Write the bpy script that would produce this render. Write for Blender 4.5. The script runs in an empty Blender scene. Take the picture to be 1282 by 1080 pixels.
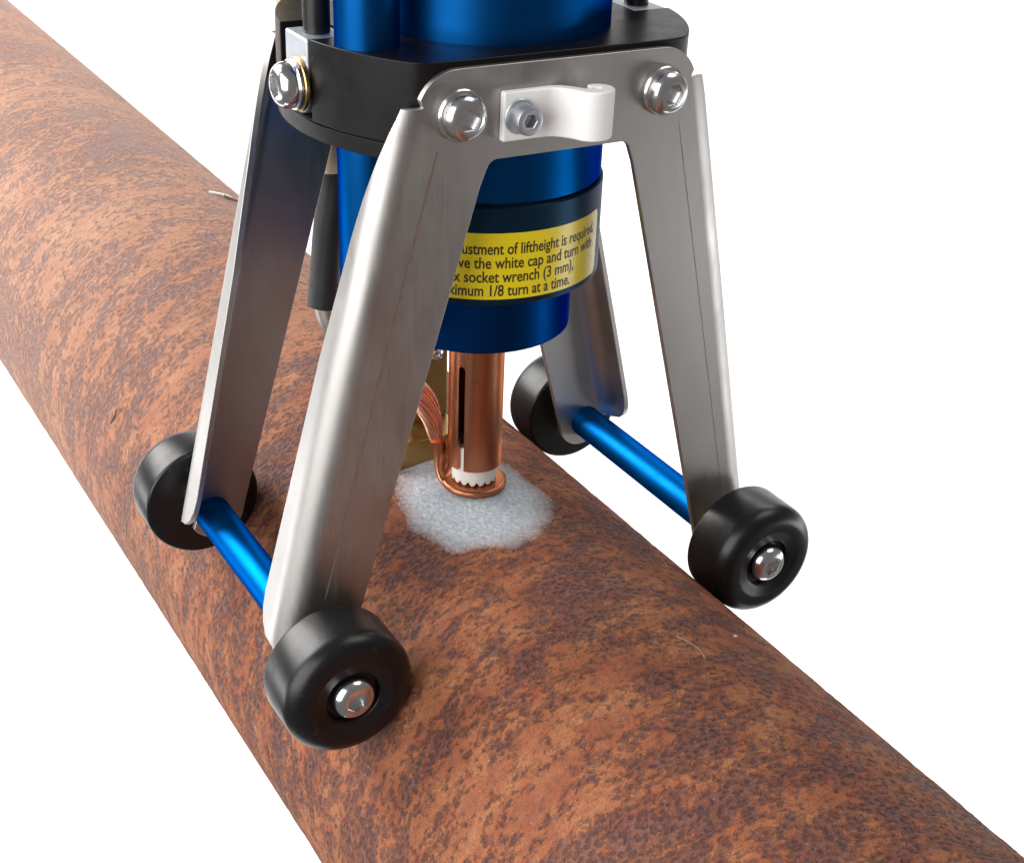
import bpy, bmesh, math, random
from math import sin, cos, pi, radians, sqrt, hypot, atan2
from mathutils import Vector, Matrix
random.seed(7)
MM = 0.001
sc = bpy.context.scene
col = sc.collection

# ------------------------------------------------------------------ camera
cam_d = bpy.data.cameras.new('Camera'); cam = bpy.data.objects.new('Camera', cam_d); col.objects.link(cam)
RIGHT = Vector((0.52222759, 0.85122581, 0.05189389)); DOWN = Vector((0.44768282, -0.22184472, -0.86623612)); FWD = Vector((-0.72585015, 0.4756044, -0.4969326))
M = Matrix((RIGHT, -DOWN, -FWD)).transposed().to_4x4()
M.translation = Vector((389.4875, -224.0863, 264.667)) * MM
cam.matrix_world = M
cam_d.sensor_fit = 'HORIZONTAL'; cam_d.sensor_width = 36.0
cam_d.lens = 36.0 * 1828.64 / 1282.0
cam_d.shift_x = -(679.963 - 641.0) / 1282.0
cam_d.shift_y = (584.683 - 540.0) / 1282.0
cam_d.clip_start = 0.01; cam_d.clip_end = 50.0
sc.camera = cam

# ------------------------------------------------------------------ world and lamps (added white board and its lamps, one big soft window-like lamp on the left)
world = bpy.data.worlds.new('World'); sc.world = world; world.use_nodes = True
bg = world.node_tree.nodes['Background']
bg.inputs[0].default_value = (1.0, 0.94, 0.90, 1); bg.inputs[1].default_value = 0.18

def area(name, loc, target, sx, sy, power, color=(1, 1, 1), spread=180):
    d = bpy.data.lights.new(name, 'AREA'); d.shape = 'RECTANGLE'; d.size = sx; d.size_y = sy
    d.energy = power; d.color = color; d.spread = radians(spread)
    o = bpy.data.objects.new(name, d); col.objects.link(o); o.location = loc
    o.rotation_euler = (Vector(target) - Vector(loc)).to_track_quat('-Z', 'Y').to_euler()
    return o
area('key_window', (-1.15, -0.78, 0.86), (0, 0, 0.03), 1.0, 1.0, 37, (1.0, 0.985, 0.96))
area('fill_left', (0.42, -1.35, 0.50), (0, 0, 0.05), 1.7, 1.4, 35, (1.0, 0.99, 0.97))
area('added_top_fill', (0.35, 0.75, 1.45), (0, 0, 0), 0.8, 0.8, 7, (1.0, 0.97, 0.94))  # unseen lamp added to lift the pipe's right flank

# strip lamps added to whiten the board, facing it and away from the objects
BC = FWD * 0.95 + Vector((0, 0, 0.05))
for nm, off, lx, ly, pw in (('added_board_lamp_top', DOWN * -0.85 + FWD * -0.42, 1.3, 0.2, 5.6), ('added_board_lamp_bottom', DOWN * 0.95 + FWD * -0.42, 1.3, 0.2, 5.6),
                            ('added_board_lamp_left', RIGHT * -1.0 + FWD * -0.42, 1.3, 0.2, 4.9), ('added_board_lamp_right', RIGHT * 1.0 + FWD * -0.42, 1.3, 0.2, 4.9)):
    tgt = BC + (off + FWD * 0.42) * 0.25
    area(nm, tuple(BC + off), tuple(tgt), lx, ly, pw, spread=150)

sc.view_settings.view_transform = 'Standard'; sc.view_settings.look = 'None'
sc.view_settings.exposure = -0.06; sc.view_settings.gamma = 1.0; sc.view_settings.use_curve_mapping = False

# ------------------------------------------------------------------ material helpers
class NT:
    def __init__(s, name):
        s.m = bpy.data.materials.new(name); s.m.use_nodes = True
        s.t = s.m.node_tree; s.b = s.t.nodes['Principled BSDF']
    def n(s, kind, **kw):
        nd = s.t.nodes.new(kind)
        for k, v in kw.items():
            setattr(nd, k, v)
        return nd
    def l(s, a, b):
        s.t.links.new(a, b)
    def val(s, sock, v):
        if hasattr(v, 'is_linked') or isinstance(v, bpy.types.NodeSocket): s.l(v, sock)
        else: sock.default_value = v
    def math(s, op, a, b=0.0, c=0.0, clamp=False):
        nd = s.n('ShaderNodeMath', operation=op); nd.use_clamp = clamp
        for i, v in enumerate((a, b, c)): s.val(nd.inputs[i], v)
        return nd.outputs[0]
    def mapping(s, vec, scale=(1, 1, 1), loc=(0, 0, 0), rot=(0, 0, 0)):
        nd = s.n('ShaderNodeMapping'); s.l(vec, nd.inputs['Vector'])
        nd.inputs['Scale'].default_value = scale; nd.inputs['Location'].default_value = loc; nd.inputs['Rotation'].default_value = rot
        return nd.outputs[0]
    def noise(s, vec, scale=1.0, detail=4, rough=0.55, dist=0.0):
        nd = s.n('ShaderNodeTexNoise'); s.l(vec, nd.inputs['Vector'])
        nd.inputs['Scale'].default_value = scale; nd.inputs['Detail'].default_value = detail
        nd.inputs['Roughness'].default_value = rough; nd.inputs['Distortion'].default_value = dist
        return nd.outputs[0]
    def ramp(s, f, stops, interp='LINEAR'):
        nd = s.n('ShaderNodeValToRGB'); s.val(nd.inputs[0], f); cr = nd.color_ramp; cr.interpolation = interp
        while len(cr.elements) < len(stops): cr.elements.new(0.5)
        for e, (p, c) in zip(cr.elements, stops):
            e.position = p; e.color = (c, c, c, 1) if isinstance(c, (int, float)) else (*c, 1)
        return nd.outputs[0]
    def mix(s, f, a, b, mode='MIX'):
        nd = s.n('ShaderNodeMix', data_type='RGBA', blend_type=mode)
        s.val(nd.inputs[0], f)
        for sock, v in ((nd.inputs[6], a), (nd.inputs[7], b)):
            if isinstance(v, tuple): sock.default_value = (*v, 1)
            else: s.l(v, sock)
        return nd.outputs[2]
    def bump(s, h, strength, dist, normal=None):
        nd = s.n('ShaderNodeBump'); nd.inputs['Strength'].default_value = strength; nd.inputs['Distance'].default_value = dist
        s.l(h, nd.inputs['Height'])
        if normal is not None: s.l(normal, nd.inputs['Normal'])
        return nd.outputs[0]
    def set(s, **kw):
        for k, v in kw.items():
            sock = s.b.inputs[k.replace('_', ' ')]
            if isinstance(v, tuple): sock.default_value = (*v, 1)
            else: s.val(sock, v)
        return s

def obj_coord(t): return t.n('ShaderNodeTexCoord').outputs['Object']

def mat_metal(name, colr, rough, metallic=1.0, grain=None, grain_amt=0.08, bump=0.0, wear=None, coat=0.0, edge=None, smudge=0.0):
    t = NT(name); oc = obj_coord(t)
    g = t.noise(t.mapping(oc, grain or (900, 900, 900)), 1.0, 3, 0.6)
    big = t.noise(oc, 60.0, 4, 0.6)
    r = t.math('ADD', t.math('MULTIPLY', t.math('SUBTRACT', g, 0.5), grain_amt * 2), t.math('MULTIPLY_ADD', t.math('SUBTRACT', big, 0.5), grain_amt * 1.5, rough))
    if smudge:
        sm = t.noise(t.mapping(oc, (1, 1, 0.6), (0.3, 0.1, 0)), 38.0, 6, 0.62)
        r = t.math('ADD', r, t.math('MULTIPLY', t.ramp(sm, [(0.40, 0.0), (0.68, 1.0)]), smudge))
    if edge: t.b.inputs['Specular Tint'].default_value = (*edge, 1)
    c2 = tuple(x * 0.86 for x in colr)
    c = t.mix(t.math('ADD', t.math('MULTIPLY', g, .6), t.math('MULTIPLY', big, .4)), c2, tuple(min(1, x * 1.06) for x in colr))
    if wear:
        wn = t.noise(oc, 130.0, 6, 0.7)
        c = t.mix(t.ramp(wn, [(0.60, 0.0), (0.72, 0.6)]), c, wear)
    t.set(Base_Color=c, Roughness=r, Metallic=metallic)
    if coat: t.set(Coat_Weight=coat, Coat_Roughness=0.12)
    if bump: t.set(Normal=t.bump(g, bump, 0.0002))
    return t.m

M_steel = mat_metal('brushed_stainless', (0.47, 0.455, 0.445), 0.40, grain=(1500, 1500, 60), grain_amt=0.08, bump=0.05, smudge=0.13)
M_chrome = mat_metal('zinc_bolt', (0.78, 0.79, 0.80), 0.17, grain_amt=0.06, smudge=0.08)
M_zinc = mat_metal('zinc_block', (0.58, 0.61, 0.66), 0.5, grain_amt=0.12, bump=0.08)
M_brasswasher = mat_metal('yellow_passivated', (0.55, 0.38, 0.16), 0.3)
M_brass = mat_metal('brass', (0.46, 0.31, 0.12), 0.36, grain=(120, 900, 900), grain_amt=0.1, wear=(0.25, 0.16, 0.07))
M_copper = mat_metal('copper', (0.55, 0.215, 0.115), 0.31, grain=(700, 700, 25), grain_amt=0.12, bump=0.05, wear=(0.36, 0.13, 0.075), edge=(0.9, 0.55, 0.4), smudge=0.10)
M_strand = mat_metal('copper_wire', (0.85, 0.45, 0.32), 0.34, grain_amt=0.1)
M_blue = mat_metal('blue_anodised', (0.003, 0.082, 0.29), 0.38, grain=(60, 60, 1500), grain_amt=0.03, edge=(0.06, 0.18, 0.36), smudge=0.10)
M_bluedeep = mat_metal('deep_blue_anodised', (0.002, 0.045, 0.19), 0.40, grain=(60, 60, 1500), grain_amt=0.03, edge=(0.06, 0.18, 0.36), smudge=0.10)
M_bluerod = mat_metal('bright_blue_anodised', (0.003, 0.140, 0.48), 0.42, grain=(900, 30, 30), grain_amt=0.012, edge=(0.06, 0.18, 0.36), smudge=0.10)
M_sleeve = mat_metal('dark_teal_sleeve', (0.007, 0.030, 0.058), 0.40, metallic=0.6, grain_amt=0.06, edge=(0.25, 0.35, 0.45))

def mat_plain(name, colr, rough, var=0.12, scale=200.0, bump=0.0, spec=0.5, sss=0.0):
    t = NT(name); oc = obj_coord(t); g = t.noise(oc, scale, 5, 0.65); b2 = t.noise(oc, scale * 9, 3, 0.6)
    c = t.mix(g, tuple(x * (1 - var) for x in colr), tuple(min(1, x * (1 + var)) for x in colr))
    t.set(Base_Color=c, Roughness=t.math('MULTIPLY_ADD', t.math('SUBTRACT', g, .5), 0.25, rough))
    t.b.inputs['Specular IOR Level'].default_value = spec
    if sss:
        t.b.inputs['Subsurface Weight'].default_value = sss; t.b.inputs['Subsurface Radius'].default_value = (0.002, 0.0015, 0.001)
        t.b.inputs['Subsurface Scale'].default_value = 1.0
    if bump: t.set(Normal=t.bump(b2, bump, 0.0002))
    return t.m
M_collar = mat_plain('black_anodised_collar', (0.006, 0.005, 0.0055), 0.36, 0.2, 120, 0.04, spec=0.22)
M_rodblack = mat_plain('black_rod', (0.010, 0.009, 0.009), 0.34, 0.2, 150)
M_nylon = mat_plain('white_nylon', (0.93, 0.92, 0.91), 0.55, 0.03, 60, 0.02, sss=0.25)
M_ceramic = mat_plain('white_ceramic', (0.78, 0.74, 0.68), 0.75, 0.08, 400, 0.25)
M_cable = mat_plain('black_cable_sheath', (0.014, 0.015, 0.016), 0.5, 0.2, 200, 0.05)
M_tan = mat_plain('tan_sleeving', (0.50, 0.40, 0.28), 0.7, 0.15, 300, 0.2)
M_tinned = mat_metal('tinned_foil', (0.52, 0.48, 0.44), 0.4, grain=(400, 400, 60), grain_amt=0.15, bump=0.3)
M_dark = mat_plain('dark_cavity', (0.010, 0.009, 0.009), 0.6, 0.1)
M_label = mat_plain('yellow_label', (0.86, 0.67, 0.014), 0.28, 0.03, 80)
M_ink = mat_plain('label_ink', (0.035, 0.032, 0.015), 0.45, 0.05)
M_score = mat_plain('scored_line', (0.20, 0.135, 0.115), 0.6, 0.4, 300)
M_straw = mat_plain('dry_straw', (0.62, 0.52, 0.38), 0.7, 0.15, 400)
M_flake = mat_plain('pale_flake', (0.75, 0.72, 0.68), 0.6, 0.2, 300)
M_flakedark = mat_plain('grey_flake', (0.14, 0.12, 0.11), 0.6, 0.3, 300)

def mat_wheel():
    t = NT('black_polyurethane'); oc = obj_coord(t)
    sep = t.n('ShaderNodeSeparateXYZ'); t.l(oc, sep.inputs[0])
    # turned grooves around the axle, faint
    rad = t.math('SQRT', t.math('ADD', t.math('POWER', sep.outputs[1], 2.0), t.math('POWER', sep.outputs[2], 2.0)))
    cmb = t.n('ShaderNodeCombineXYZ'); t.l(rad, cmb.inputs[0]); t.l(sep.outputs[0], cmb.inputs[1])
    g = t.noise(t.mapping(cmb.outputs[0], (2500, 2500, 1)), 1.0, 2, 0.5)
    scuff = t.noise(oc, 500.0, 5, 0.75)
    dust = t.ramp(t.noise(oc, 90, 6, 0.7), [(0.50, 0.0), (0.75, 0.6)])
    sp = t.math('MULTIPLY', t.ramp(scuff, [(0.56, 0.0), (0.70, 1.0)]), dust)
    c = t.mix(sp, (0.005, 0.005, 0.006), (0.20, 0.13, 0.09))
    t.b.inputs['Specular IOR Level'].default_value = 0.42
    r = t.math('ADD', 0.30, t.math('ADD', t.math('MULTIPLY', g, 0.05), t.math('MULTIPLY', dust, 0.25)))
    t.set(Base_Color=c, Roughness=r, Normal=t.bump(t.math('ADD', g, t.math('MULTIPLY', scuff, .8)), 0.03, 0.0002))
    return t.m
M_wheel = mat_wheel()

R_PIPE = 83.1
def mat_rust():
    t = NT('rusty_pipe_steel')
    uv = t.n('ShaderNodeUVMap').outputs[0]                 # metres: u along the pipe, v around it
    ROT = (0, 0, 0.22)
    big = t.noise(t.mapping(uv, (13, 8, 1), (3.1, 1.7, 0)), 1, 5, 0.6)             # 10 cm patches
    band = t.noise(t.mapping(uv, (85, 38, 1), (1.1, 8.2, 0), ROT), 1, 5, 0.62)       # streaks round the pipe
    pit = t.noise(t.mapping(uv, (330, 225, 1), (0, 0, 0), ROT), 1, 8, 0.74)          # 3 mm pits, stretched round it
    pit2 = t.noise(t.mapping(uv, (900, 620, 1), (5, 5, 0), ROT), 1, 5, 0.7)
    grain = t.noise(t.mapping(uv, (3200, 2700, 1)), 1, 3, 0.7)
    hue = t.noise(t.mapping(uv, (70, 40, 1), (9, 4, 0)), 1, 7, 0.68)
    # orange and tan powder layer
    base = t.ramp(hue, [(0.32, (0.170, 0.044, 0.020)), (0.45, (0.275, 0.084, 0.034)), (0.56, (0.385, 0.148, 0.056)), (0.68, (0.45, 0.235, 0.112))])
    base = t.mix(t.ramp(pit2, [(0.36, 0.0), (0.66, 0.75)]), base, (0.235, 0.066, 0.030))
    base = t.mix(t.ramp(grain, [(0.36, 0.75), (0.54, 0.0)]), base, (0.155, 0.045, 0.022))
    base = t.mix(t.ramp(grain, [(0.52, 0.0), (0.75, 0.55)]), base, (0.56, 0.29, 0.15))
    red = t.ramp(t.noise(t.mapping(uv, (210, 150, 1), (2, 7, 0)), 1, 6, 0.7), [(0.55, 0.0), (0.68, 0.6)])
    base = t.mix(red, base, (0.33, 0.055, 0.022))
    # glare painted into the rust colour: paler on the far length of the pipe
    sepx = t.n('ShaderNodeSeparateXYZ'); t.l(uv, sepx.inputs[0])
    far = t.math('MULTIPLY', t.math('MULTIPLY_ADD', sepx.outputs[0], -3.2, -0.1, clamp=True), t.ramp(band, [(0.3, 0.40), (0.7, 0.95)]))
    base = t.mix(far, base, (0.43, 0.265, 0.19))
    # dark purple-brown pitted scale: clumps of single pits
    f = t.math('ADD', pit, t.math('ADD', t.math('MULTIPLY', t.math('SUBTRACT', band, 0.5), 0.95), t.math('MULTIPLY', t.math('SUBTRACT', big, 0.5), 0.60)))
    f = t.math('ADD', f, t.math('MULTIPLY', t.math('SUBTRACT', pit2, 0.5), 0.35))
    clump = t.ramp(f, [(0.455, 0.0), (0.535, 0.78), (0.63, 1.0)])
    jit = t.n('ShaderNodeTexNoise'); t.l(t.mapping(uv, (700, 500, 1)), jit.inputs['Vector']); jit.inputs['Detail'].default_value = 3
    jv = t.n('ShaderNodeVectorMath', operation='MULTIPLY_ADD'); t.l(jit.outputs['Color'], jv.inputs[0]); jv.inputs[1].default_value = (0.9, 0.9, 0); t.l(t.mapping(uv, (560, 420, 1), (0, 0, 0), ROT), jv.inputs[2])
    vor = t.n('ShaderNodeTexVoronoi', voronoi_dimensions='2D'); t.l(jv.outputs[0], vor.inputs['Vector']); vor.inputs['Scale'].default_value = 1.0
    dot = t.ramp(t.math('ADD', vor.outputs['Distance'], t.math('MULTIPLY', t.math('SUBTRACT', pit2, 0.5), 0.5)), [(0.22, 1.0), (0.52, 0.0)])
    pm = t.math('MULTIPLY', clump, t.math('MULTIPLY_ADD', dot, 0.30, 0.70), clamp=True)
    stray = t.math('MULTIPLY', t.math('MULTIPLY', dot, t.ramp(pit, [(0.46, 0.0), (0.58, 0.9)])), 0.75)
    pm = t.math('MAXIMUM', pm, stray)
    scale_col = t.ramp(t.math('ADD', t.math('MULTIPLY', pit2, .6), t.math('MULTIPLY', grain, .4)), [(0.38, (0.016, 0.007, 0.009)), (0.47, (0.050, 0.019, 0.021)), (0.56, (0.100, 0.042, 0.042)), (0.64, (0.28, 0.185, 0.195))])  # palest lilac stop paints glints into the scale colour
    scale_col = t.mix(t.math('MULTIPLY', far, 0.6), scale_col, (0.27, 0.165, 0.15))  # painted glare pales the pits there too
    colr = t.mix(t.math('MULTIPLY', pm, 0.95), base, scale_col)
    # pale dusty specks
    sp = t.ramp(t.noise(t.mapping(uv, (1300, 1000, 1), (11, 3, 0)), 1, 2, 0.5), [(0.72, 0.0), (0.77, 0.6)])
    colr = t.mix(sp, colr, (0.60, 0.45, 0.33))
    # ground-bare spot round the weld
    sep = t.n('ShaderNodeSeparateXYZ'); t.l(uv, sep.inputs[0])
    edge = t.noise(t.mapping(uv, (48, 48, 1), (4, 9, 0)), 1, 1.5, 0.45)
    dx = t.math('DIVIDE', t.math('SUBTRACT', sep.outputs[0], 0.009), 0.0345)
    dy = t.math('DIVIDE', t.math('SUBTRACT', sep.outputs[1], -0.0035), 0.0270)
    rr = t.math('POWER', t.math('ADD', t.math('POWER', t.math('ABSOLUTE', dx), 2.1), t.math('POWER', t.math('ABSOLUTE', dy), 2.1)), 1 / 2.1)
    rr = t.math('ADD', rr, t.math('MULTIPLY', t.math('SUBTRACT', edge, 0.5), 0.60))
    rr = t.math('ADD', rr, t.math('MULTIPLY', t.math('SUBTRACT', pit2, 0.5), 0.22))
    pmask = t.ramp(rr, [(0.42, 1.0), (0.72, 0.88), (0.90, 0.52), (1.06, 0.18), (1.32, 0.0)])
    fibre = t.noise(t.mapping(uv, (520, 900, 1), (1, 2, 0), (0, 0, 0.7)), 1, 4, 0.6, 0.8)
    pc = t.ramp(t.math('ADD', t.math('MULTIPLY', fibre, .75), t.math('MULTIPLY', edge, .25)), [(0.32, (0.29, 0.34, 0.39)), (0.50, (0.48, 0.54, 0.595)), (0.64, (0.68, 0.725, 0.77))])
    colr = t.mix(pmask, colr, pc)
    rough = t.math('SUBTRACT', 0.78, t.math('MULTIPLY', pm, 0.28))
    rough = t.math('ADD', rough, t.math('MULTIPLY', t.math('SUBTRACT', grain, .5), 0.25), clamp=True)
    # relief in metres: pits sink, powder swells
    h = t.math('MULTIPLY', clump, -0.00022)
    h = t.math('MULTIPLY_ADD', t.math('MULTIPLY', dot, t.math('MULTIPLY_ADD', clump, 0.75, 0.25)), -0.00030, h)
    h = t.math('MULTIPLY_ADD', pit2, 0.00042, h)
    h = t.math('MULTIPLY_ADD', grain, 0.00010, h)
    hp = t.math('MULTIPLY_ADD', fibre, 0.00022, -0.00022)
    hm = t.n('ShaderNodeMix', data_type='FLOAT'); t.l(pmask, hm.inputs[0]); t.l(h, hm.inputs[2]); t.l(hp, hm.inputs[3])
    dn = t.n('ShaderNodeDisplacement'); t.l(hm.outputs[0], dn.inputs['Height']); dn.inputs['Midlevel'].default_value = 0.0; dn.inputs['Scale'].default_value = 1.0
    t.l(dn.outputs[0], t.t.nodes['Material Output'].inputs['Displacement'])
    t.m.displacement_method = 'BOTH'
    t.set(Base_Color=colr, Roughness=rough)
    t.b.inputs['Specular IOR Level'].default_value = 0.35
    return t.m
M_rust = mat_rust()

def mat_backdrop():
    t = NT('white_board'); oc = obj_coord(t); g = t.noise(oc, 40, 4, 0.6)
    t.set(Base_Color=t.mix(g, (0.86, 0.86, 0.86), (0.88, 0.88, 0.88)), Roughness=0.9); return t.m
M_board = mat_backdrop()

# ------------------------------------------------------------------ mesh helpers (millimetres in, metres out)
class MB:
    def __init__(s): s.v = []; s.f = []
    def add(s, vs, fs):
        o = len(s.v); s.v += [tuple(p) for p in vs]; s.f += [tuple(i + o for i in f) for f in fs]
    def box(s, x0, x1, y0, y1, z0, z1):
        s.add([(x0, y0, z0), (x1, y0, z0), (x1, y1, z0), (x0, y1, z0), (x0, y0, z1), (x1, y0, z1), (x1, y1, z1), (x0, y1, z1)],
              [(0, 3, 2, 1), (4, 5, 6, 7), (0, 1, 5, 4), (1, 2, 6, 5), (2, 3, 7, 6), (3, 0, 4, 7)])
    def lathe(s, prof, n=64, axis='Z', c=(0, 0, 0), closed=False):
        """prof: (radius, height) pairs; radius 0 ends are capped to a point"""
        rings = []
        for r, h in prof:
            ring = []
            if r < 1e-6:
                ring = [s._ax(0, 0, h, axis, c)]
            else:
                for k in range(n):
                    a = 2 * pi * k / n; ring.append(s._ax(r * cos(a), r * sin(a), h, axis, c))
            st = len(s.v); s.v += ring; rings.append((st, len(ring)))
        pairs = list(zip(rings[:-1], rings[1:])) + ([(rings[-1], rings[0])] if closed else [])
        for (a, na), (b, nb) in pairs:
            for k in range(n):
                k2 = (k + 1) % n
                if na == 1 and nb == 1: continue
                if na == 1: s.f.append((a, b + k2, b + k))
                elif nb == 1: s.f.append((a + k, a + k2, b))
                else: s.f.append((a + k, a + k2, b + k2, b + k))
    @staticmethod
    def _ax(p, q, h, axis, c):
        if axis == 'Z': v = (p, q, h)
        elif axis == 'X': v = (h, p, q)
        else: v = (q, h, p)
        return (v[0] + c[0], v[1] + c[1], v[2] + c[2])
    def tube(s, pts, rad, n=16, caps=True):
        pts = [Vector(p) for p in pts]; rads = rad if isinstance(rad, (list, tuple)) else [rad] * len(pts)
        t0 = (pts[1] - pts[0]).normalized(); up = Vector((0, 0, 1)) if abs(t0.z) < .9 else Vector((1, 0, 0))
        u = t0.cross(up).normalized(); st = len(s.v)
        for i, p in enumerate(pts):
            t = (pts[min(i + 1, len(pts) - 1)] - pts[max(i - 1, 0)]).normalized()
            u = (u - t * u.dot(t)).normalized(); w = t.cross(u)
            for k in range(n):
                a = 2 * pi * k / n; s.v.append(tuple(p + (u * cos(a) + w * sin(a)) * rads[i]))
        for i in range(len(pts) - 1):
            for k in range(n):
                k2 = (k + 1) % n; a = st + i * n; b = a + n
                s.f.append((a + k, a + k2, b + k2, b + k))
        if caps:
            s.f.append(tuple(st + k for k in reversed(range(n)))); e = st + (len(pts) - 1) * n; s.f.append(tuple(e + k for k in range(n)))
    def prism(s, poly, h0, h1, plane='XY'):
        n = len(poly)
        def P(a, b, h): return (a, b, h) if plane == 'XY' else ((h, a, b) if plane == 'YZ' else (a, h, b))
        s.add([P(a, b, h0) for a, b in poly] + [P(a, b, h1) for a, b in poly],
              [tuple(reversed(range(n))), tuple(range(n, 2 * n))] + [(k, (k + 1) % n, n + (k + 1) % n, n + k) for k in range(n)])
    def build(s, name, mat, parent=None, bevel=0.0, segs=2, angle=40, smooth=True, loc=None):
        me = bpy.data.meshes.new(name); me.from_pydata([(x * MM, y * MM, z * MM) for x, y, z in s.v], [], s.f)
        bm = bmesh.new(); bm.from_mesh(me); bmesh.ops.recalc_face_normals(bm, faces=bm.faces); bm.to_mesh(me); bm.free()
        return finish(name, me, mat, parent, bevel, segs, angle, smooth, loc)

def finish(name, me, mat, parent=None, bevel=0.0, segs=2, angle=40, smooth=True, loc=None):
    me.materials.append(mat)
    if smooth:
        me.polygons.foreach_set('use_smooth', [True] * len(me.polygons))
        me.set_sharp_from_angle(angle=radians(angle))
    o = bpy.data.objects.new(name, me); col.objects.link(o); o.parent = parent
    if loc: o.location = tuple(c * MM for c in loc)
    if bevel:
        b = o.modifiers.new('bevel', 'BEVEL'); b.width = bevel * MM; b.segments = segs; b.limit_method = 'ANGLE'; b.angle_limit = radians(angle); b.harden_normals = True
    return o
def empty(name, label, cat, loc=(0, 0, 0)):
    o = bpy.data.objects.new(name, None); col.objects.link(o); o.location = tuple(c * MM for c in loc); o.empty_display_size = 0.02
    o['label'] = label; o['category'] = cat; return o
def tag(o, label, cat): o['label'] = label; o['category'] = cat; return o
def copy_part(src, parent, loc=None, rot=None):
    c = src.copy(); col.objects.link(c); c.parent = parent
    if loc is not None: c.location = tuple(x * MM for x in loc)
    if rot is not None: c.rotation_euler = rot
    return c

# ------------------------------------------------------------------ white board added to make the background white
def backdrop():
    vs = []; fs = []; N = 24
    for i in range(N + 1):                                   # board curling up towards the camera at its near end
        t = -1.05 + 2.25 * i / N
        lift = -0.45 * max(0.0, t - 0.9) ** 2
        for s_ in (-0.95, 0.98):
            p = BC + DOWN * t + FWD * lift + RIGHT * s_; vs.append(tuple(p))
    for i in range(N): fs.append((2 * i, 2 * i + 1, 2 * i + 3, 2 * i + 2))
    me = bpy.data.meshes.new('backdrop'); me.from_pydata(vs, [], fs)
    o = finish('backdrop', me, M_board, angle=60); o['kind'] = 'structure'
backdrop()

# ------------------------------------------------------------------ rusty pipe
def make_pipe():
    wall = 7.1
    def steps(segs):
        out = []
        for a_, b_, d_ in segs:
            n_ = max(1, round((b_ - a_) / d_)); out += [a_ + (b_ - a_) * i / n_ for i in range(n_)]
        return out + [segs[-1][1]]
    xs = steps(((-1000, -820, 20), (-820, -400, 1.9), (-400, -120, 1.1), (-120, 240, 0.62), (240, 420, 20)))
    AN = steps(((0, radians(75), 0.07), (radians(75), radians(252), 0.0084), (radians(252), 2 * pi, 0.07)))[:-1]
    nx = len(xs) - 1; na = len(AN); L0, L1 = xs[0], xs[-1]
    me = bpy.data.meshes.new('steel_pipe'); vs = []; fs = []; uvs = []
    CS = [(-R_PIPE * sin(a) * MM, (-R_PIPE - R_PIPE * cos(a)) * MM) for a in AN]
    for x in xs:
        xm = x * MM; vs += [(xm, c[0], c[1]) for c in CS]
    VV = [(a - pi) * R_PIPE for a in AN] + [pi * R_PIPE]
    for i in range(nx):
        x0, x1 = xs[i], xs[i + 1]; A_ = i * na; B_ = A_ + na
        for k in range(na):
            k2 = (k + 1) % na; fs.append((A_ + k, A_ + k2, B_ + k2, B_ + k))
            uvs += [(x0, VV[k]), (x0, VV[k + 1]), (x1, VV[k + 1]), (x1, VV[k])]
    n0 = len(vs); ri = R_PIPE - wall
    for x in (L0, L1):
        for k in range(na):
            a = AN[k]; vs.append((x * MM, -ri * sin(a) * MM, (-R_PIPE - ri * cos(a)) * MM))
    for k in range(na):
        k2 = (k + 1) % na
        for f in ((n0 + k, n0 + k2, n0 + na + k2, n0 + na + k), (k, k2, n0 + k2, n0 + k), (nx * na + k, nx * na + k2, n0 + na + k2, n0 + na + k)):
            fs.append(f); uvs += [(900 + k, 300), (901 + k, 300), (901 + k, 307), (900 + k, 307)]
    me.from_pydata(vs, [], fs)
    ul = me.uv_layers.new(name='UVMap')
    ul.data.foreach_set('uv', [c * MM for p in uvs for c in p])
    bm = bmesh.new(); bm.from_mesh(me); bmesh.ops.recalc_face_normals(bm, faces=bm.faces); bm.to_mesh(me); bm.free()
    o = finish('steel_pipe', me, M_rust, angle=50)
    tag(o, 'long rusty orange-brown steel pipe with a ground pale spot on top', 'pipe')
make_pipe()
def on_pipe(x, y, lift=0.0):
    r = R_PIPE + lift; a = math.asin(y / R_PIPE); return (x, r * sin(a), -R_PIPE + r * cos(a))

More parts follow.
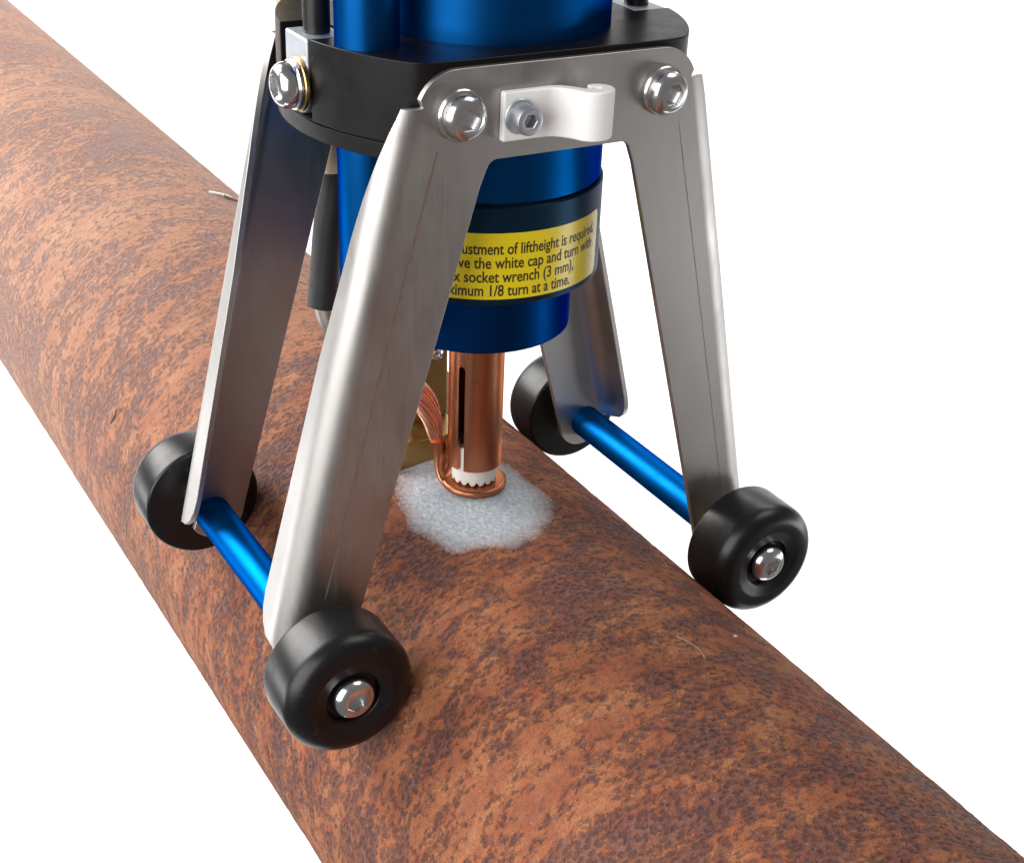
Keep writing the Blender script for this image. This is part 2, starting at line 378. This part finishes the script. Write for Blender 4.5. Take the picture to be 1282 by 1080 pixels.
# ------------------------------------------------------------------ bolts
def button_head(mb, c, axis, sgn, r=6.6, h=4.5, base=1.2, hexr=2.85, depth=2.8, n=48):
    """domed socket head: c = centre of its seat, points along sgn*axis"""
    def P(rad, a, t):
        p = MB._ax(rad * cos(a), rad * sin(a), sgn * t, axis, (0, 0, 0)); return (p[0] + c[0], p[1] + c[1], p[2] + c[2])
    def hexrad(a):
        b = (a % (pi / 3)) - pi / 6; return hexr / cos(b)
    rings = []
    rings.append([P(r * 0.985, 2 * pi * k / n, 0) for k in range(n)])
    rings.append([P(r, 2 * pi * k / n, base * 0.3) for k in range(n)])
    rings.append([P(r, 2 * pi * k / n, base * 0.8) for k in range(n)])
    for j in range(0, 7):
        f = j / 6; rad = r * 0.975 * (1 - f) + (hexr * 1.32) * f
        t = base + (h - base) * sqrt(max(0, 1 - ((rad - hexr) / (r - hexr)) ** 2.2))
        rings.append([P(rad, 2 * pi * k / n, t) for k in range(n)])
    rings.append([P(hexrad(2 * pi * k / n) * 1.04, 2 * pi * k / n, h - 0.05) for k in range(n)])
    rings.append([P(hexrad(2 * pi * k / n), 2 * pi * k / n, h - 0.35) for k in range(n)])
    rings.append([P(hexrad(2 * pi * k / n), 2 * pi * k / n, h - depth) for k in range(n)])
    rings.append([P(0.01, 2 * pi * k / n, h - depth - 0.05) for k in range(n)])
    st = len(mb.v)
    for rg in rings: mb.v += rg
    for i in range(len(rings) - 1):
        for k in range(n):
            k2 = (k + 1) % n; a = st + i * n; b = a + n; mb.f.append((a + k, a + k2, b + k2, b + k))
def washer(mb, c, axis, sgn, r, t, ri=3.0):
    mb.lathe([(ri, 0), (r - .3, 0), (r, .3 * sgn), (r, sgn * (t - .3)), (r - .3, sgn * t), (ri, sgn * t)], 48, axis, c, closed=True)


# ------------------------------------------------------------------ carriage
D = 46.8; TH = 2.0
carriage = empty('pipe_carriage', 'stainless steel A-frame carriage on four black wheels straddling the rusty pipe', 'carriage', (0, 0, 0))

def y_out(z): return 57.05 + 0.24 * (135.16 - z)
def y_in(z): return 24.1 + 0.289 * (135.16 - z)
def RBz(z): return 8.5
LTAB = [(153, 6.0), (149, 7.0), (145, 8.2), (138, 9.9), (128, 12.0), (115, 14.0), (78, 17.9), (33, 20.0), (0, 21.4), (-5, 20.8), (-9, 19.0), (-12, 15.6), (-14, 9.8)]
def flange_len(z):
    for (z0, l0), (z1, l1) in zip(LTAB[:-1], LTAB[1:]):
        if z <= z0 and z >= z1: return l0 + (l1 - l0) * (z0 - z) / (z0 - z1)
    return LTAB[0][1]
def make_plate():
    bm = bmesh.new()
    def V(x, y, z): return bm.verts.new((x * MM, y * MM, z * MM))
    ZS = [-14, -12, -9, -5, 0, 15, 33, 55, 78, 97, 108, 115, 121, 127, 133, 138, 142, 145, 149, 152]
    # right half outline from arch middle to top middle
    half = []
    zi = 135.16
    half.append(('p', 8, zi)); half.append(('p', 21.0, zi))
    for k in range(1, 6):
        a = k / 6 * radians(74); half.append(('p', 21.0 + 3.4 * sin(a), zi - 3.4 * (1 - cos(a))))
    for z in (128, 100, 70, 40, 10, -8): half.append(('p', y_in(z), z))
    cy, cz, r = 78.0, -15.6, 10.2
    for k in range(0, 15):
        a = radians(185 + (330 - 185) * k / 14); half.append(('p', cy + r * cos(a), cz + r * sin(a)))
    for z in ZS: half.append(('b', y_out(z) - RBz(z), z))
    for k in range(1, 9):
        a = radians(14 + (90 - 14) * k / 8); half.append(('p', 34.04 + 12.5 * cos(a), 149.1 + 12.5 * sin(a)))
    half.append(('p', 12, 161.6))
    loop = []; bend = {1: [], -1: []}
    for t, y, z in half:
        v = V(D, y, z); loop.append(v)
        if t == 'b': bend[1].append((v, z))
    for t, y, z in reversed(half):
        v = V(D, -y, z); loop.append(v)
        if t == 'b': bend[-1].append((v, z))
    flat = bm.faces.new(loop)
    NC = 20
    for s in (1, -1):
        rows = []
        for v, z in bend[s]:
            Lz = flange_len(z); row = [v]; RB = RBz(z)
            for k in range(0, NC + 1):
                if k == 0: row.append(V(D, s * (y_out(z) - RB + 0.25), z)); continue
                q = 0.25 + (Lz - 0.25) * k / NC; arc = RB * pi / 2
                if q - .25 < arc:
                    a = (q - .25) / RB; y = y_out(z) - RB + .25 + RB * sin(a); x = D - RB * (1 - cos(a))
                else:
                    y = y_out(z) + .25; x = D - RB - (q - .25 - arc)
                row.append(V(x, s * y, z))
            rows.append(row)
        for r0, r1 in zip(rows[:-1], rows[1:]):
            for k in range(NC + 1): bm.faces.new((r0[k], r0[k + 1], r1[k + 1], r1[k]))
    bmesh.ops.recalc_face_normals(bm, faces=bm.faces)
    big = max(bm.faces, key=lambda f: f.calc_area())
    if big.normal.x < 0: bmesh.ops.reverse_faces(bm, faces=bm.faces)
    bmesh.ops.triangulate(bm, faces=[flat], ngon_method='BEAUTY')
    bmesh.ops.solidify(bm, geom=bm.faces[:], thickness=TH * MM)
    bmesh.ops.recalc_face_normals(bm, faces=bm.faces)
    me = bpy.data.meshes.new('side_plate'); bm.to_mesh(me); bm.free()
    return me
plate_me = make_plate()
front = finish('side_plate', plate_me, M_steel, carriage, angle=30)
rear = bpy.data.objects.new('side_plate', plate_me); col.objects.link(rear); rear.parent = carriage; rear.rotation_euler = (0, 0, pi)
for pl in (front, rear):
    b = pl.modifiers.new('bevel', 'BEVEL'); b.width = .00022; b.segments = 2; b.limit_method = 'ANGLE'; b.angle_limit = radians(42)
    w = pl.modifiers.new('normals', 'WEIGHTED_NORMAL'); w.mode = 'FACE_AREA'; w.weight = 90; w.keep_sharp = True

for (y0, z0, y1, z1, w) in ((-40.0, 139.7, -76.6, 2.9, 0.95), (41.5, 139.0, 77.5, 0.0, 0.22)):
    m = MB(); N = 24
    vs = []
    for k in range(N + 1):
        f = k / N; y = y0 + (y1 - y0) * f; z = z0 + (z1 - z0) * f; ww = w * (0.35 + 0.65 * abs(sin(k * 1.7 + 1))) * (0.3 if k in (0, N) else 1)
        vs += [(D + .05, y - ww / 2, z), (D + .05, y + ww / 2, z)]
    m.add(vs, [(2 * k, 2 * k + 1, 2 * k + 3, 2 * k + 2) for k in range(N)])
    m.build('score_line', M_score, front, smooth=False)

YB = 34.0; ZB = 149.1
for pl in (front, rear):
    for y in (-YB + 0.7, YB + 0.4):
        m = MB(); washer(m, (D + 0.02, y, ZB), 'X', 1, 7.3, 1.3); m.build('washer', M_chrome, pl)
        m = MB(); button_head(m, (D + 1.3, y, ZB), 'X', 1); m.build('bolt', M_chrome, pl, angle=28)

# collar
def make_collar():
    RC = 62.0; XF = D - TH - 0.05
    def outline(r, slot=True):
        pts = []; N = 360; K = 0.55
        sx0, sx1 = (-10.5, 10.6)
        for k in range(N):
            a = 2 * pi * (k + .5) / N; c = abs(cos(a)); rf = XF / max(c, 1e-3)
            rr = r if rf > r + 25 else -math.log(math.exp(-K * (r - 60)) + math.exp(-K * (rf - 60))) / K + 60
            rr = min(rr, XF / max(c, 1e-3))
            pts.append((rr * cos(a), rr * sin(a)))
        if not slot: return pts
        out = []; prev = False
        for x, y in pts:
            ins = sx0 < x < sx1
            if ins and not prev:
                if y > 0: out += [(sx1, sqrt(r * r - sx1 * sx1)), (sx1, 48.0), (sx0, 48.0), (sx0, sqrt(r * r - sx0 * sx0))]
                else: out += [(sx0, -sqrt(r * r - sx0 * sx0)), (sx0, -48.0), (sx1, -48.0), (sx1, -sqrt(r * r - sx1 * sx1))]
            if not ins: out.append((x, y))
            prev = ins
        return out
    m = MB()
    m.prism(outline(RC), 140.3, 163.25)
    o = m.build('collar', M_collar, carriage, bevel=0.4, segs=3, angle=40)
    m = MB(); m.prism(outline(RC - 0.05, False), 135.4, 140.05)
    m.build('collar_flange', M_collar, o, bevel=0.25, segs=3, angle=40)
    m = MB(); m.prism(outline(RC - 0.8, False), 140.0, 140.4)
    m.build('collar_joint', M_dark, o)
make_collar()

# zinc clamp blocks with black guide rods
for s in (-1, 1):
    m = MB()
    prof = [(-6.0, 162.8), (9.2, 162.8), (9.2, 145.5)] + [(1.6 + 7.6 * cos(a), 145.5 + 5.0 * sin(a)) for a in [-pi * k / 12 for k in range(1, 12)]] + [(-6.0, 145.5)]
    y0, y1 = (-61.6, -48.6) if s < 0 else (48.6, 61.6)
    m.prism(prof, y0, y1, 'XZ')
    blk = m.build('clamp_block', M_zinc, carriage, bevel=0.8, segs=3)
    m = MB(); washer(m, (4.2, s * 61.62, 149.4), 'Y', s, 7.6, 1.5); m.build('washer', M_brasswasher, blk)
    m = MB(); washer(m, (4.2, s * 63.15, 149.4), 'Y', s, 7.2, 1.4); m.build('washer', M_chrome, blk)
    m = MB(); button_head(m, (4.2, s * 64.55, 149.4), 'Y', s, h=5.0); m.build('bolt', M_chrome, blk, angle=28)
    m = MB(); m.lathe([(0, 160), (3.9, 160), (3.9, 245), (0, 245)], 40, 'Z', (1.4, s * 55.0, 0)); m.build('guide_rod', M_rodblack, carriage)

# axle rods, wheels
YW, ZW, RW = 79.65, -15.5, 21.0
for s in (-1, 1):
    m = MB(); m.lathe([(0, -D + TH), (6.38, -D + TH), (6.38, D - TH), (0, D - TH)], 64, 'X', (0, s * YW, ZW)); m.build('axle_rod', M_bluerod, carriage)
def wheel_mesh():
    m = MB(); x0, x1 = 53.6, 74.2; prof = [(4.0, x0), (RW - 1.3, x0)]
    for k in range(1, 5): a = k / 4 * pi / 2; prof.append((RW - 1.3 + 1.3 * sin(a), x0 + 1.3 * (1 - cos(a))))
    rb = 6.0
    for k in range(0, 11): a = k / 10 * radians(82); prof.append((RW - rb + rb * cos(a), x1 - rb + rb * sin(a)))
    prof += [(13.4, x1 - 0.05 + .0), (12.6, x1 - .15), (12.2, x1 - .4), (9.4, x1 - .75), (9.0, x1 - 1.0), (8.7, x1 - 1.6), (8.5, x1 - 3.2), (4.0, x1 - 3.2)]
    m.lathe(prof, 128, 'X', (0, 0, 0), closed=True)
    return m
def wheel(sx, sy):
    o = wheel_mesh().build('wheel', M_wheel, carriage, angle=50)
    o.location = (0, sy * YW * MM, ZW * MM)
    m = MB(); m.lathe([(4, D + .05), (7.0, D + .05), (7.4, D + .5), (7.4, 53.2), (7.0, 53.55), (4, 53.55)], 48, 'X', closed=True); sp = m.build('spacer', M_brasswasher, o)
    m = MB(); button_head(m, (70.9, 0, 0), 'X', 1, r=7.0, h=5.4, base=1.6); bo = m.build('wheel_bolt', M_chrome, o, angle=28)
    if sx < 0: o.rotation_euler = (0, 0, pi)
    else: o.rotation_euler = (0, 0, 0)
    bo.rotation_euler = (random.uniform(0, 1), 0, 0)
for sx in (1, -1):
    for sy in (-1, 1): wheel(sx, sy)

# white cable clip with cap screw
def make_clip():
    prof = [(0.05, -21.0), (2.6, -21.0), (2.6, -7.0), (3.2, -5.0), (4.8, -3.0), (7.2, -1.2), (9.8, 0.2), (11.6, 2.0), (12.5, 4.6), (12.3, 7.2), (11.2, 9.4), (9.4, 10.9), (7.2, 11.4), (5.2, 10.7), (3.7, 9.2), (3.2, 7.2), (3.3, 5.2), (5.6, 5.0), (5.9, 6.6), (7.0, 7.5), (8.2, 7.0), (8.4, 5.4), (7.4, 3.6), (5.4, 2.0), (3.0, 0.2), (1.0, -2.2), (0.05, -5.0)]
    m = MB(); m.prism([(D + k, y) for k, y in prof], 140.6, 154.6, 'XY')
    o = m.build('cable_clip', M_nylon, carriage, bevel=1.2, segs=4, angle=50)
    cy, cz = -16.0, 147.7; x = D + 2.6
    m = MB(); washer(m, (x + .02, cy, cz), 'X', 1, 5.0, 0.8, 1.5); m.build('washer', M_zinc, o)
    m = MB(); n = 48; rings = []
    def P(r, a, t): return (x + .72 + t, cy + r * cos(a), cz + r * sin(a))
    def hx(a): return 1.75 / cos((a % (pi / 3)) - pi / 6)
    A = [2 * pi * k / n for k in range(n)]
    for r, t in ((4.0, 0), (4.1, .15), (4.1, 5.0), (3.9, 5.4), (3.5, 5.55), (2.6, 5.57)): rings.append([P(r, a, t) for a in A])
    rings += [[P(hx(a) * 1.1, a, 5.5) for a in A], [P(hx(a), a, 5.2) for a in A], [P(hx(a), a, 2.2) for a in A], [P(.01, a, 1.6) for a in A]]
    for rg in rings: m.v += rg
    for i in range(len(rings) - 1):
        for k in range(n): k2 = (k + 1) % n; m.f.append((i * n + k, i * n + k2, (i + 1) * n + k2, (i + 1) * n + k))
    m.build('cap_screw', M_zinc, o, angle=30)
make_clip()

# ------------------------------------------------------------------ welding gun
gun = empty('welding_gun', 'blue cylindrical stud welding gun with yellow label, held upright in the carriage', 'welding gun', (1.46, 1.08, 0))
gun.rotation_euler = (0.006, -0.003, 0)
m = MB(); m.lathe([(0, 117), (37.3, 117), (37.8, 117.5), (37.8, 163.9), (37.8, 250), (0, 250)], 160); m.build('housing', M_blue, gun)
m = MB(); m.lathe([(30, 116.6), (37.0, 116.6), (37.0, 117.2), (30, 117.2)], 128, closed=True); m.build('groove_shadow_ring', M_dark, gun)  # dark groove ring, paints in the step shadow above the sleeve
m = MB(); m.lathe([(25, 85.2), (38.1, 85.2), (38.6, 85.7), (38.6, 116.1), (38.1, 116.6), (25, 116.6)], 160, closed=True); sleeve = m.build('sleeve', M_sleeve, gun)
m = MB(); m.lathe([(0, 65), (29.7, 65), (30.35, 65.6), (30.35, 85.15), (0, 85.15)], 160); m.build('nozzle_housing', M_bluedeep, gun)
m = MB(); m.lathe([(0, 72), (9.0, 72), (9.0, 250), (0, 250)], 64, 'Z', (19.2, -48.4, 0)); m.build('side_tube', M_blue, gun)

# label with rounded corners wrapped on the sleeve
RL = 38.68
def wrap(arc, z, r): a = arc / RL; return (r * cos(a), r * sin(a), z)
m = MB(); A0, A1, Z0, Z1 = radians(-84) * RL, radians(41.5) * RL, 87.4, 108.6; rc = 2.2
cols = 90; rows_ = []
for k in range(cols + 1):
    a = A0 + (A1 - A0) * k / cols; e = min(a - A0, A1 - a); ins = rc - sqrt(max(0, rc * rc - (rc - e) ** 2)) if e < rc else 0
    rows_.append((wrap(a, Z0 + ins, RL), wrap(a, Z1 - ins, RL)))
# finer ends
vs = [p for r in rows_ for p in r]
m.add(vs, [(2 * k, 2 * k + 2, 2 * k + 3, 2 * k + 1) for k in range(cols)])
label = m.build('warning_label', M_label, gun)

def text_mesh(body):
    cu = bpy.data.curves.new('t', 'FONT'); cu.body = body; cu.size = 1.0; cu.offset = 0.016; cu.resolution_u = 4
    o = bpy.data.objects.new('t', cu); col.objects.link(o)
    dg = bpy.context.evaluated_depsgraph_get(); me = bpy.data.meshes.new_from_object(o.evaluated_get(dg))
    vs = [(v.co.x, v.co.y) for v in me.vertices]; fs = [tuple(p.vertices) for p in me.polygons]
    bpy.data.objects.remove(o); bpy.data.curves.remove(cu); bpy.data.meshes.remove(me); return vs, fs
def text_width_to(body):  # x extent of body
    vs, _ = text_mesh(body); return max(v[0] for v in vs)
LINES = [('If adjustment of liftheight is required,', 'If adj', -37.9, 35.8, 102.0),
         ('remove the white cap and turn with', 'remo', -39.2, 34.2, 97.5),
         ('hex socket wrench (3 mm),', 'he', -41.2, 18.9, 93.0),
         ('maximum 1/8 turn at a time.', 'ma', -43.4, 16.6, 88.6)]
m = MB()
for body, hidden, t0, t1, zb in LINES:
    vs, fs = text_mesh(body); xh = text_width_to(hidden) + 0.04; xe = max(v[0] for v in vs)
    a0, a1 = radians(t0) * RL, radians(t1) * RL; k = (a1 - a0) / (xe - xh); kz = 5.1
    m.add([wrap(a0 + (x - xh) * k, zb + y * kz, RL + 0.06) for x, y in vs], fs)
m.build('lettering', M_ink, label, smooth=False)

# copper guide tube with slot (open at its lower end)
def copper_tube():
    m = MB(); RO, RI = 9.45, 8.15; z0, z1, zs = 9.6, 64.9, 49.6
    ac = radians(-60.7); hw = 1.25 / RO; n = 72
    def arc(a0, a1, zb, zt, nn, endcaps=True):
        vs = []; fs = []
        for k in range(nn + 1):
            a = a0 + (a1 - a0) * k / nn
            for r, z in ((RO, zb), (RO, zt), (RI, zt), (RI, zb)): vs.append((r * cos(a), r * sin(a), z))
        for k in range(nn):
            for j in range(4): fs.append((4 * k + j, 4 * k + (j + 1) % 4, 4 * k + 4 + (j + 1) % 4, 4 * k + 4 + j))
        if endcaps: fs += [(0, 1, 2, 3), tuple(4 * nn + j for j in (3, 2, 1, 0))]
        m.add(vs, fs)
    # single skin: vertical strips, the strip over the slot starts higher
    angs = [ac + hw + (2 * pi - 2 * hw) * k / n for k in range(n + 1)]
    arc(angs[0], angs[-1], z0, z1, n)
    # bridge above the slot with a rounded end
    N = 8; vs = []; fs = []
    for k in range(N + 1):
        f = -1 + 2 * k / N; a = ac + hw * f; zb = zs - 1.25 * (1 - sqrt(max(0, 1 - f * f)))
        for r, z in ((RO, zb), (RO, z1), (RI, z1), (RI, zb)): vs.append((r * cos(a), r * sin(a), z))
    for k in range(N):
        for j in range(4): fs.append((4 * k + j, 4 * k + (j + 1) % 4, 4 * k + 4 + (j + 1) % 4, 4 * k + 4 + j))
    m.add(vs, fs)
    o = m.build('guide_tube', M_copper, gun, angle=35)
    m = MB(); m.lathe([(0, 14), (3.6, 14), (3.6, 64), (0, 64)], 32); m.build('stud_holder', M_dark, o)
copper_tube()

# brass earth contact: foot on the pipe and upright bar
ge = Vector((1.46, 1.08, 0))
m = MB()
px0, px1, py0, py1 = -39.0, -20.0, -19.5, 9.0
sec = [(px0, py0), (px1, py0), (px1, py1), (px0, py1)]
m.box(px0 - ge.x, px1 - ge.x, py0 - ge.y, py1 - ge.y, -0.6, 9.2)
foot = m.build('earth_foot', M_brass, gun, bevel=0.5)
m = MB(); m.box(-38.5 - ge.x, -33.5 - ge.x, -8.0 - ge.y, 9.0 - ge.y, 9.25, 70); bar = m.build('earth_bar', M_brass, gun, bevel=0.5)
m = MB(); button_head(m, (-33.48 - ge.x, 3.8 - ge.y, 35.5), 'X', 1, r=2.8, h=2.0, base=.5, hexr=1.0, depth=1.0); m.build('screw', M_chrome, bar, angle=28)
m = MB(); m.box(-38.0 - ge.x, -28 - ge.x, -7.0 - ge.y, 8.0 - ge.y, 70.05, 84.5); m.build('earth_bracket', M_brass, gun, bevel=0.5)

# ------------------------------------------------------------------ ceramic ferrule
def ferrule():
    m = MB(); n = 120; rings = []
    def tooth(a): return 1.7 * (1 - abs(sin(a * 8))) ** 1.1
    RO, RI = 7.95, 5.4
    prof = [(RO - .4, None), (RO, 'lo2'), (RO, 17.0), (RO - .5, 17.5), (RI, 17.5), (RI, None)]
    for r, h in prof:
        ring = []
        for k in range(n):
            a = 2 * pi * k / n; tz = 2.9 + tooth(a)
            z = tz if h is None else (tz + .3 if h == 'lo2' else h)
            ring.append((r * cos(a), r * sin(a), z))
        m.v += ring; rings.append(len(m.v) - n)
    for i in range(len(rings)):
        a, b_ = rings[i], rings[(i + 1) % len(rings)]
        for k in range(n): k2 = (k + 1) % n; m.f.append((a + k, a + k2, b_ + k2, b_ + k))
    o = m.build('ceramic_ferrule', M_ceramic, angle=45, loc=(1.46, 1.08, 0))
    tag(o, 'white ceramic ferrule with toothed rim under the copper tube', 'ferrule')
ferrule()

# ------------------------------------------------------------------ cable with copper lug
cable = empty('lug_cable', 'black sheathed cable with bare copper strands and copper ring lug under the gun', 'cable', (0, 0, 0))
def bez(pts, n=12):
    out = []; P_ = [Vector(p) for p in pts]; P_ = [P_[0] * 2 - P_[1]] + P_ + [P_[-1] * 2 - P_[-2]]
    for i in range(1, len(P_) - 2):
        p0, p1, p2, p3 = P_[i - 1:i + 3]
        for k in range(n):
            t = k / n; out.append(0.5 * ((2 * p1) + (p2 - p0) * t + (2 * p0 - 5 * p1 + 4 * p2 - p3) * t * t + (3 * p1 - p0 - 3 * p2 + p3) * t ** 3))
    out.append(P_[-2]); return out
path = bez([(-58, -47, 240), (-57, -40, 190), (-56, -37, 150), (-55.5, -28, 112), (-55, -25.5, 98), (-55, -28, 78), (-55, -30.5, 52)])
ns = len(path); cut = int(ns * 0.64)
m = MB(); m.tube(path[:cut + 1], 5.4, 24); m.build('sleeving', M_tan, cable)
bp = path[cut - 1:]; m = MB(); m.tube(bp, [5.4 if 2 < i < len(bp) - 5 else (5.6 if i >= len(bp) - 5 else 5.5) for i in range(len(bp))], 32); m.build('sheath', M_cable, cable, angle=60)
# tinned wrap under the sheath end
m = MB(); m.tube(bez([(-55, -30.5, 52.5), (-53.0, -28.6, 44), (-49, -25.5, 36)], 6), [3.8] * 5 + [3.7, 3.6, 3.5, 3.4, 3.2, 3.1, 3.0, 2.8], 20); m.build('foil_wrap', M_tinned, cable)
# strands: from wrap to lug neck, bulging
m = MB()
NS = 74
for i in range(NS):
    a = 2.399 * i; r = sqrt((i + .5) / NS); J = lambda q: random.uniform(-q, q)
    ox, oy = cos(a) * r, sin(a) * r; tw = i * 0.13
    cen = ((-50, -29.5, 38, 2.8), (-37, -25, 32, 4.4), (-24, -18, 35, 5.2), (-15, -12.4, 30, 4.4), (-10.6, -9.4, 21, 2.9), (-9.0, -8.2, 14, 1.8)); p = []
    for q, (cx_, cy_, cz_, w_) in enumerate(cen):
        b_ = a + q * 0.75 + J(.12); rj = r * w_ * (1 + J(.12))
        p.append((cx_ + cos(b_) * rj * .8, cy_ + sin(b_) * rj, cz_ + cos(b_) * rj * .75 + J(.5)))
    m.tube(bez(p, 6), random.uniform(.42, .62), 6)
s_o = m.build('strand', M_strand, cable, angle=80); s_o['kind'] = 'stuff'
# lug: flattened neck rising from a ring
m = MB()
gx, gy = 1.46, 1.08
m.lathe([(5.0, 0.25), (11.0, 0.25), (11.5, .7), (11.5, 2.0), (11.0, 2.5), (10.2, 2.7), (5.0, 2.7)], 96, 'Z', (gx, gy, 0), closed=True)
lug = m.build('ring_lug', M_copper, cable, angle=50)
m = MB()
dirn = Vector((-10.3, -9.4, 0)).normalized(); sid = Vector((-dirn.y, dirn.x, 0))
def crosec(c, w, t, up):
    out = []
    for k in range(20):
        a = 2 * pi * k / 20; cx = cos(a); sx = sin(a)
        out.append(c + sid * (w * (abs(cx) ** .7) * (1 if cx > 0 else -1)) + up * (t * (abs(sx) ** .7) * (1 if sx > 0 else -1)))
    return out
stations = []
base_c = Vector((gx, gy, 0))
for d_, z, w, t, tilt in ((7.5, 1.5, 8.0, 1.15, 0), (9.5, 1.6, 7.0, 1.2, 10), (11.3, 2.5, 5.6, 1.3, 45), (12.3, 4.6, 4.6, 1.4, 72), (12.7, 7.5, 4.0, 1.7, 85), (12.9, 10.5, 3.4, 2.2, 88), (13.2, 13.0, 3.2, 2.6, 85), (13.6, 15.0, 3.1, 2.7, 80)):
    up = Vector((0, 0, 1)) * cos(radians(tilt)) - dirn * sin(radians(tilt))
    stations.append(crosec(base_c + dirn * d_ + Vector((0, 0, z)), w, t, up))
for st_ in stations: m.v += [tuple(p) for p in st_]
for i in range(len(stations) - 1):
    for k in range(20): k2 = (k + 1) % 20; m.f.append((i * 20 + k, i * 20 + k2, (i + 1) * 20 + k2, (i + 1) * 20 + k))
m.f.append(tuple(range(20))); m.f.append(tuple((len(stations) - 1) * 20 + k for k in range(20)))
m.build('crimp_neck', M_copper, lug, angle=60)

# ------------------------------------------------------------------ small debris on the pipe
def chip(name, label, cat, x, y, lx, ly, t, rot, mat, seed):
    rnd = random.Random(seed); m = MB(); n = 9; poly = []
    for k in range(n):
        a = 2 * pi * k / n; r = rnd.uniform(.65, 1.0); px, py = cos(a) * lx * r, sin(a) * ly * r
        poly.append((x + px * cos(rot) - py * sin(rot), y + px * sin(rot) + py * cos(rot)))
    lo = [on_pipe(a, b_, 0.05) for a, b_ in poly]; hi = [on_pipe(a, b_, t * rnd.uniform(.5, 1.4)) for a, b_ in poly]
    m.add(lo + hi, [tuple(range(n)), tuple(range(n, 2 * n))] + [(k, (k + 1) % n, n + (k + 1) % n, n + k) for k in range(n)])
    return tag(m.build(name, mat, smooth=False), label, cat)
chip('paint_flake', 'pale curled flake on the far edge of the pipe behind the left legs', 'flake', -334, 33, 3.0, 8.0, 0.8, 0.25, M_flake, 1)
chip('paint_flake', 'dark grey flake beside the pale flake on the far pipe edge', 'flake', -330, 38, 1.6, 6.0, 1.2, 0.1, M_flakedark, 2)
chip('paint_flake', 'thin pale sliver just below the grey flake on the far pipe edge', 'flake', -319, 41, 1.0, 4.5, 1.0, 0.2, M_flake, 5)
chip('wood_chip', 'tiny cream chip on the pipe below the front right wheel', 'chip', 110.4, 34.8, 0.7, 1.5, 0.4, 0.5, M_straw, 3)
m = MB(); m.tube([on_pipe(*p, .35) for p in ((109, 12.2), (112, 13.6), (115, 14.6), (118.5, 14.6), (122, 13.4))], 0.055, 6)
tag(m.build('hair_strand', M_straw), 'thin pale curved hair lying on the pipe right of centre', 'hair')
m = MB(); m.tube([on_pipe(*p, q) for p, q in (((-186, -75.5), .5), ((-184, -73.5), .9), ((-183.2, -71.8), 1.8), ((-180, -70.8), .6))], [0.3, .45, .4, .2], 8)
tag(m.build('twig', M_flakedark), 'small dark twig on the pipe left of the rear left wheel', 'twig')
